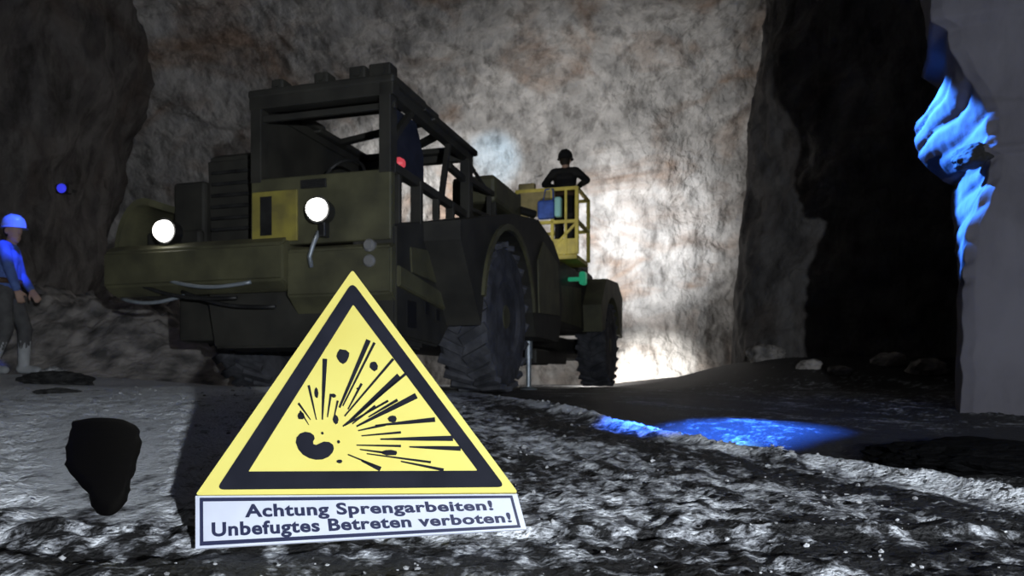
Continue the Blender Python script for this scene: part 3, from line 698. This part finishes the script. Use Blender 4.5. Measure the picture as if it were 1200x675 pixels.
    for a, b in ((0,1),(1,2),(2,3),(3,0)):
        for i in range(n): bm.faces.new((rows[a][i],rows[a][(i+1)%n],rows[b][(i+1)%n],rows[b][i]))
    bmesh.ops.recalc_face_normals(bm, faces=bm.faces[:]); obj('belt', bm, clothes['belt'], root, True)
    # helmet: dome, brim and comb
    bm = NB(); n = 28; prof = [(1.0,.0),(1.0,.035),(.93,.075),(.78,.11),(.5,.135),(.2,.143)]
    rows = [[bm.verts.new((.115*r*math.cos(2*PI*i/n), .132*r*math.sin(2*PI*i/n)+.005, z+.045)) for i in range(n)] for r,z in prof]
    for a, b in zip(rows, rows[1:]):
        for i in range(n): bm.faces.new((a[i],a[(i+1)%n],b[(i+1)%n],b[i]))
    bm.faces.new(rows[-1])
    br = [bm.verts.new((.13*math.cos(2*PI*i/n), .148*math.sin(2*PI*i/n)+.005+(.045*max(0,math.sin(2*PI*i/n))**3), .038)) for i in range(n)]
    for i in range(n): bm.faces.new((br[i],br[(i+1)%n],rows[0][(i+1)%n],rows[0][i]))
    bm.faces.new(br[::-1])
    for x in (-.03,0,.03): tube(bm,[(x,.11,.135),(x,.06,.175),(x,0,.19),(x,-.06,.175),(x,-.11,.135)],.009,6)
    bmesh.ops.transform(bm, matrix=Matrix.Translation(h) @ q, verts=bm.verts[:])
    bmesh.ops.recalc_face_normals(bm, faces=bm.faces[:]); obj('hard_hat', bm, clothes['helmet'], root, False)
    bm = NB(); ball(bm,(0,-.02,.01),.098,(.86,.98,.95),18)
    for v in [v for v in bm.verts if v.co.y > .035 or v.co.z < -.065]: v.co.y = min(v.co.y,.03); v.co.z = max(v.co.z,-.06)
    bmesh.ops.transform(bm, matrix=Matrix.Translation(h) @ q, verts=bm.verts[:]); obj('hair', bm, M['hair'], root, True)
    return root
# the worker at the left edge
J = dict(head=(.06,-.01,1.60), neck=(.02,0,1.44), chest=(.0,0,1.30), pelvis=(-.02,0,.98),
  shL=(-.05,.16,1.42), shR=(.05,-.17,1.41), elL=(.0,.22,1.14), wrL=(.16,.16,.96), elR=(.15,-.22,1.16), wrR=(.20,-.16,.93),
  hipL=(-.03,.09,.93), hipR=(-.01,-.09,.93), knL=(.12,.10,.52), anL=(.10,.11,.10), knR=(.04,-.10,.52), anR=(-.12,-.12,.10), hu=(.6,-.8,0), foot=(1,-.1,0))
pw = person('person', J, (1,-.45,-.06), dict(skin=M['skin'],jacket=M['jacket'],trousers=M['trousers'],boot=M['boot'],belt=M['belt'],helmet=M['helmet'],gaiter=M['gaiter']))
PX, PY = (10-600)*8.6/F, 8.6
pw.location = (PX, PY, ground(PX,PY))
tag(pw, 'person in blue jacket and hard hat standing in blue light at left edge', 'person')
# the worker in the basket, seen dark against the lit wall
J = dict(head=(.0,.02,1.53), neck=(0,.0,1.37), chest=(0,0,1.23), pelvis=(0,-.02,.93),
  shL=(-.18,0,1.36), shR=(.18,0,1.36), elL=(-.34,.04,1.20), wrL=(-.17,.21,1.15), elR=(.34,.05,1.22), wrR=(.17,.22,1.18),
  hipL=(-.09,-.01,.88), hipR=(.09,-.01,.88), knL=(-.10,.04,.48), anL=(-.10,-.01,.09), knR=(.10,.04,.48), anR=(.10,-.01,.09), hu=(0,0,1))
pb = person('person', J, (.1,1,.05), dict(skin=M['skin'],jacket=M['clothshade'],trousers=M['clothshade'],boot=M['boot'],belt=M['belt'],helmet=M['clothshade']))
pb.location = tworld(-.06,6.38,BW+.008); pb.rotation_euler = (0,0,-ANG)
tag(pb, 'person in dark clothes standing in the yellow work basket with their back turned', 'person')

# ---------------------------------------------------------------- rocks, painted shade patch, heap, lamp
def rock(name, loc, size, m, seed, sub=4, rough=.35, rz=0):
    bm = NB(); bmesh.ops.create_icosphere(bm, subdivisions=sub, radius=1)
    for v in bm.verts:
        p = v.co.copy(); k = 1+rough*fr(p*1.1+Vector((seed*7.3,seed,0)),4)+.10*fr(p*4+Vector((0,seed*3,0)),3)
        q = max(abs(p.x),abs(p.y),abs(p.z)); k *= .75+.25/q
        v.co = Vector((p.x*size[0],p.y*size[1],p.z*size[2]))*k
    o = obj(name, bm, m); o.location = loc; o.rotation_euler = (0,0,rz); return o
# flat dark slab left, and others
def g3(px, Y, dz=0): x=(px-600)*Y/F; return (x,Y,ground(x,Y)+dz)
tag(rock('rock', g3(66,7.1,.03),(.30,.2,.085),M['darkstone'],3), 'flat dark rock lying by the left edge of the floor below the rubble heap', 'rock')
tag(rock('rock', g3(62,7.35,.09),(.10,.08,.055),M['stone'],5), 'small pale stone lying on the flat dark rock at left', 'rock')
tag(rock('rock', g3(70,5.2,.0),(.13,.11,.03),M['darkstone'],8), 'low dark stone on the pale floor between dark shade patch and flat dark rock', 'rock')
tag(rock('rock', g3(1150,2.55,.0),(.30,.30,.06),M['flatblack'],11,5,.3), 'broad low black mound on the floor at the foot of the right pillar', 'rock')  # low mound in one even black
tag(rock('rock', g3(897,11.4,.05),(.26,.24,.17),M['rubble'],14), 'grey boulder at the lit corner of the dark right wall', 'rock')
# stones on the muck bank before the dark wall
for k,(px,Y,s,wd) in enumerate([(948,10.2,.13,'first'),(985,9.8,.12,'second'),(1040,10.4,.18,'third'),(1085,9.9,.2,'fourth')]):
    tag(rock('rock', g3(px,Y,.02),(s*1.2,s,s*.7),M['rubble'],20+k,3), wd+' grey boulder from the left on the dark muck bank before the right wall', 'rock', 'boulders on the muck bank')
# black sheet on the floor at left, painted in place of a shadow
def shade_patch(name, outline, dz, m):
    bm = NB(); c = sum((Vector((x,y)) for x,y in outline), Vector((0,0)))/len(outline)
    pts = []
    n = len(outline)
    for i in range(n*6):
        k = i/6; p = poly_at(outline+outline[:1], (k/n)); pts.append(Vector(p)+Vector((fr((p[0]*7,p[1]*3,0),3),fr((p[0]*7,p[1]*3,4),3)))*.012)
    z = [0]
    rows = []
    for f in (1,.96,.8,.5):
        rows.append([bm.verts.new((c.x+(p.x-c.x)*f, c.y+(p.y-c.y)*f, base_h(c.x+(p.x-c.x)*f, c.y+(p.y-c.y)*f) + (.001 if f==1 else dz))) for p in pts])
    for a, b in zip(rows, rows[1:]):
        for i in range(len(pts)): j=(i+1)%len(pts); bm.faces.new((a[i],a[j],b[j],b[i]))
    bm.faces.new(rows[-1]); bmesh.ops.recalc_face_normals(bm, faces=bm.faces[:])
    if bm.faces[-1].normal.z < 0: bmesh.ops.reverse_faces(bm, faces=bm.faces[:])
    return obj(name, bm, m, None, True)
tag(shade_patch('shade_patch', OUT, .006, M['shadeblack']), 'long dark patch of painted shade on the pale floor left of the warning sign', 'shade_patch')
# rubble heap at left under the truck's nose
bm = NB(); nx, ny = 150, 90
rows = []
for j in range(ny):
    row = []
    for i in range(nx):
        x = -8.0+5.3*i/(nx-1); y = 8.9+3.6*j/(ny-1)
        e = sm(-2.7,-4.3,x)*sm(8.9,10.6,y)
        z = base_h(x,y)-.06+1.12*e*(.85+.3*sm(-4,-8,x))+e*(.22*fr((x*1.1,y*1.1,3),4)+.10*abs(noise.noise(Vector((x*3.1,y*3.1,1))))+.13*fr((x*5,y*5,5),4))
        row.append(bm.verts.new((x,y,z)))
    rows.append(row)
for a,b in zip(rows,rows[1:]):
    for i in range(nx-1): bm.faces.new((a[i],a[i+1],b[i+1],b[i]))
tag(obj('rubble_heap', bm, M['rubble'], None, True), 'long grey heap of broken salt rock left of the truck', 'rubble heap', kind='stuff')
# loose gravel on the foreground floor
bm = NB(); rnd = random.Random(3); cnt = 0
while cnt < 900:
    Y = 1.15*math.exp(rnd.random()*1.7); x = (rnd.random()*1.5-.72)*Y
    if (abs(x+.29) < .36 and 1.30 < Y < 1.5) or patch_mask(x,Y) > 0: continue
    d = x-lerp_pts(RIDGE,Y)
    if rnd.random() > (.95 if abs(d) < .07 else .07*sm(.1,0,d)): continue
    s = (.0015+.0055*rnd.random()**3)*(.7+.22*Y); z = ground(x,Y)
    mt = Matrix.Translation((x,Y,z+s*.25)) @ Matrix.Rotation(rnd.random()*6.3,4,'Z') @ Matrix.Diagonal((s*(.8+.6*rnd.random()),s*(.8+.6*rnd.random()),s*(.5+.4*rnd.random()),1))
    r = bmesh.ops.create_icosphere(bm, subdivisions=1, radius=1, matrix=mt)
    for v in r['verts']: v.co += Vector((rnd.random()-.5,rnd.random()-.5,rnd.random()-.5))*s*.5
    cnt += 1
tag(obj('gravel', bm, M['stone']), 'loose pale grey gravel strewn over the foreground mine floor', 'gravel', kind='stuff')
# blue lamp on the left wall
lw = empty('wall_lamp', at(73,221,13.0)); tag(lw, 'tiny blue lamp glowing on the dark rock wall at far left', 'lamp')
bm = NB(); box(bm,-.11,.11,-.02,.10,-.08,.08,.02); tube(bm,[(0,.05,0),(0,.4,.05)],.03,8); obj('lamp_housing', bm, M['steel'], lw)
bm = NB(); lathe(bm,[(.08,-.02),(.07,-.045),(.03,-.06)],16,'y'); obj('lamp_lens', bm, M['bluelens'], lw, True)
# black stone on the right pillar, painting in the shade of a hollow
def outcrop(c, size, seed, tilt=0, groove=0, name='outcrop'):
    bm = NB(); bmesh.ops.create_icosphere(bm, subdivisions=5, radius=1)
    for v in bm.verts:
        p = v.co.copy(); k = 1+.22*fr(p*1.3+Vector((seed,0,0)),3)+.05*fr(p*5+Vector((seed,2,0)),3)
        q = max(abs(p.x),abs(p.y),abs(p.z)); k *= .72+.28/q
        if groove: k += .07*abs(math.sin((p.z*1.0-p.x*.62)*groove))-.035
        v.co = Vector((p.x*size[0],p.y*size[1],p.z*size[2]))*k
    bmesh.ops.rotate(bm, cent=(0,0,0), matrix=Matrix.Rotation(tilt,3,'Y'), verts=bm.verts[:])
    o = obj(name, bm, M['pillar'], pillar, True); o.location = c; return o
bm_ = outcrop(at(1138,184,4.62), (.082,.13,.066), 9.0); bm_.data.materials.clear(); bm_.data.materials.append(M['clothshade']); bm_.name='hollow_shade'

# ---------------------------------------------------------------- lights
def lamp(name, kind, loc, energy, col=(1,1,1), target=None, size=.1, angle=60, blend=.3):
    l = bpy.data.lights.new(name, kind); l.energy = energy; l.color = col
    if kind in ('POINT','SPOT'): l.shadow_soft_size = size
    if kind == 'SPOT': l.spot_size = R(angle); l.spot_blend = blend
    if kind == 'AREA': l.size = size
    o = bpy.data.objects.new(name, l); C.objects.link(o); o.location = loc
    if target is not None: o.rotation_euler = (Vector(target)-Vector(loc)).to_track_quat('-Z','Y').to_euler()
    return o
# hand lamp beside the photographer
lamp('hand_lamp', 'SPOT', (1.08,-1.6,.52), 880, (.88,.94,1), target=(-.3,5,1.25), size=.025, angle=110, blend=.6)
# work floodlights behind the truck, aimed at the far wall
lamp('floodlight', 'POINT', (1.62,16.6,.75), 90, (1,.97,.93), size=.12)
lamp('floodlight', 'SPOT', tworld(-.9,9.75,1.55), 660, (1,.98,.96), target=(1.9,20,5.4), size=.15, angle=108, blend=1)
lamp('floodlight', 'SPOT', (1.80,15.6,.5), 3600, (1,.96,.9), target=(3.45,20,.25), size=.03, angle=34, blend=1)
lamp('floodlight', 'SPOT', tworld(-.25,9.75,1.5), 1500, (.97,.98,1), target=(3.1,20,3.8), size=.1, angle=54, blend=1)
lamp('floodlight', 'SPOT', tworld(-2.0,9.75,1.6), 1500, (1,.99,.97), target=(-2.0,20,4.2), size=.1, angle=58, blend=1)
lamp('cool_spot', 'SPOT', tworld(-1.2,9.0,2.15), 900, (.4,.72,1), target=at(580,188,19.6), size=.05, angle=16, blend=.9)
lamp('basket_fill', 'SPOT', tworld(-.3,4.3,2.05), 30, (1,.95,.85), target=tworld(-.1,6,2.6), size=.05, angle=50, blend=.5)  # unseen fill, added to brighten the basket rails
# blue show lights
lamp('blue_floor_spot', 'SPOT', (1.15,3.45,3.4), 9500, (.032,.16,1), target=(.98,3.6,.05), size=.02, angle=21, blend=1)
hx = gpx(838,511); lamp('blue_floor_spot', 'SPOT', (1.15,3.45,3.4), 11000, (.2,.6,1), target=(hx[0],hx[1],base_h(*hx)), size=.02, angle=7, blend=1)  # extra narrow spot, added to brighten the centre of the blue pool
lamp('blue_pillar_spot', 'SPOT', (1.2,6.3,3.7), 12000, (.05,.23,1), target=at(1118,190,4.9), size=.02, angle=18, blend=.5)
lamp('blue_person_spot', 'SPOT', (-3.9,7.6,4.6), 1100, (.05,.12,1), target=(PX,PY-.03,1.72), size=.03, angle=10, blend=.6)
# world: almost dark
w = bpy.data.worlds.new('mine'); bpy.context.scene.world = w; w.use_nodes = True
w.node_tree.nodes['Background'].inputs['Color'].default_value = (.55,.6,.8,1); w.node_tree.nodes['Background'].inputs['Strength'].default_value = .009

# ---------------------------------------------------------------- camera
cd = bpy.data.cameras.new('camera'); cam = bpy.data.objects.new('camera', cd); C.objects.link(cam)
cam.location = (0,0,HC); cam.rotation_euler = (PI/2,0,0); cd.sensor_width = 36; cd.lens = 36*F/1200
cd.dof.use_dof = True; cd.dof.focus_distance = 1.47; cd.dof.aperture_fstop = 8.5
cd.shift_y = (YH-337.5)/1200; cd.clip_start = .02; cd.clip_end = 200
bpy.context.scene.camera = cam
vs_ = bpy.context.scene.view_settings; vs_.view_transform = 'Standard'; vs_.look = 'None'; vs_.exposure = 0; vs_.gamma = 1
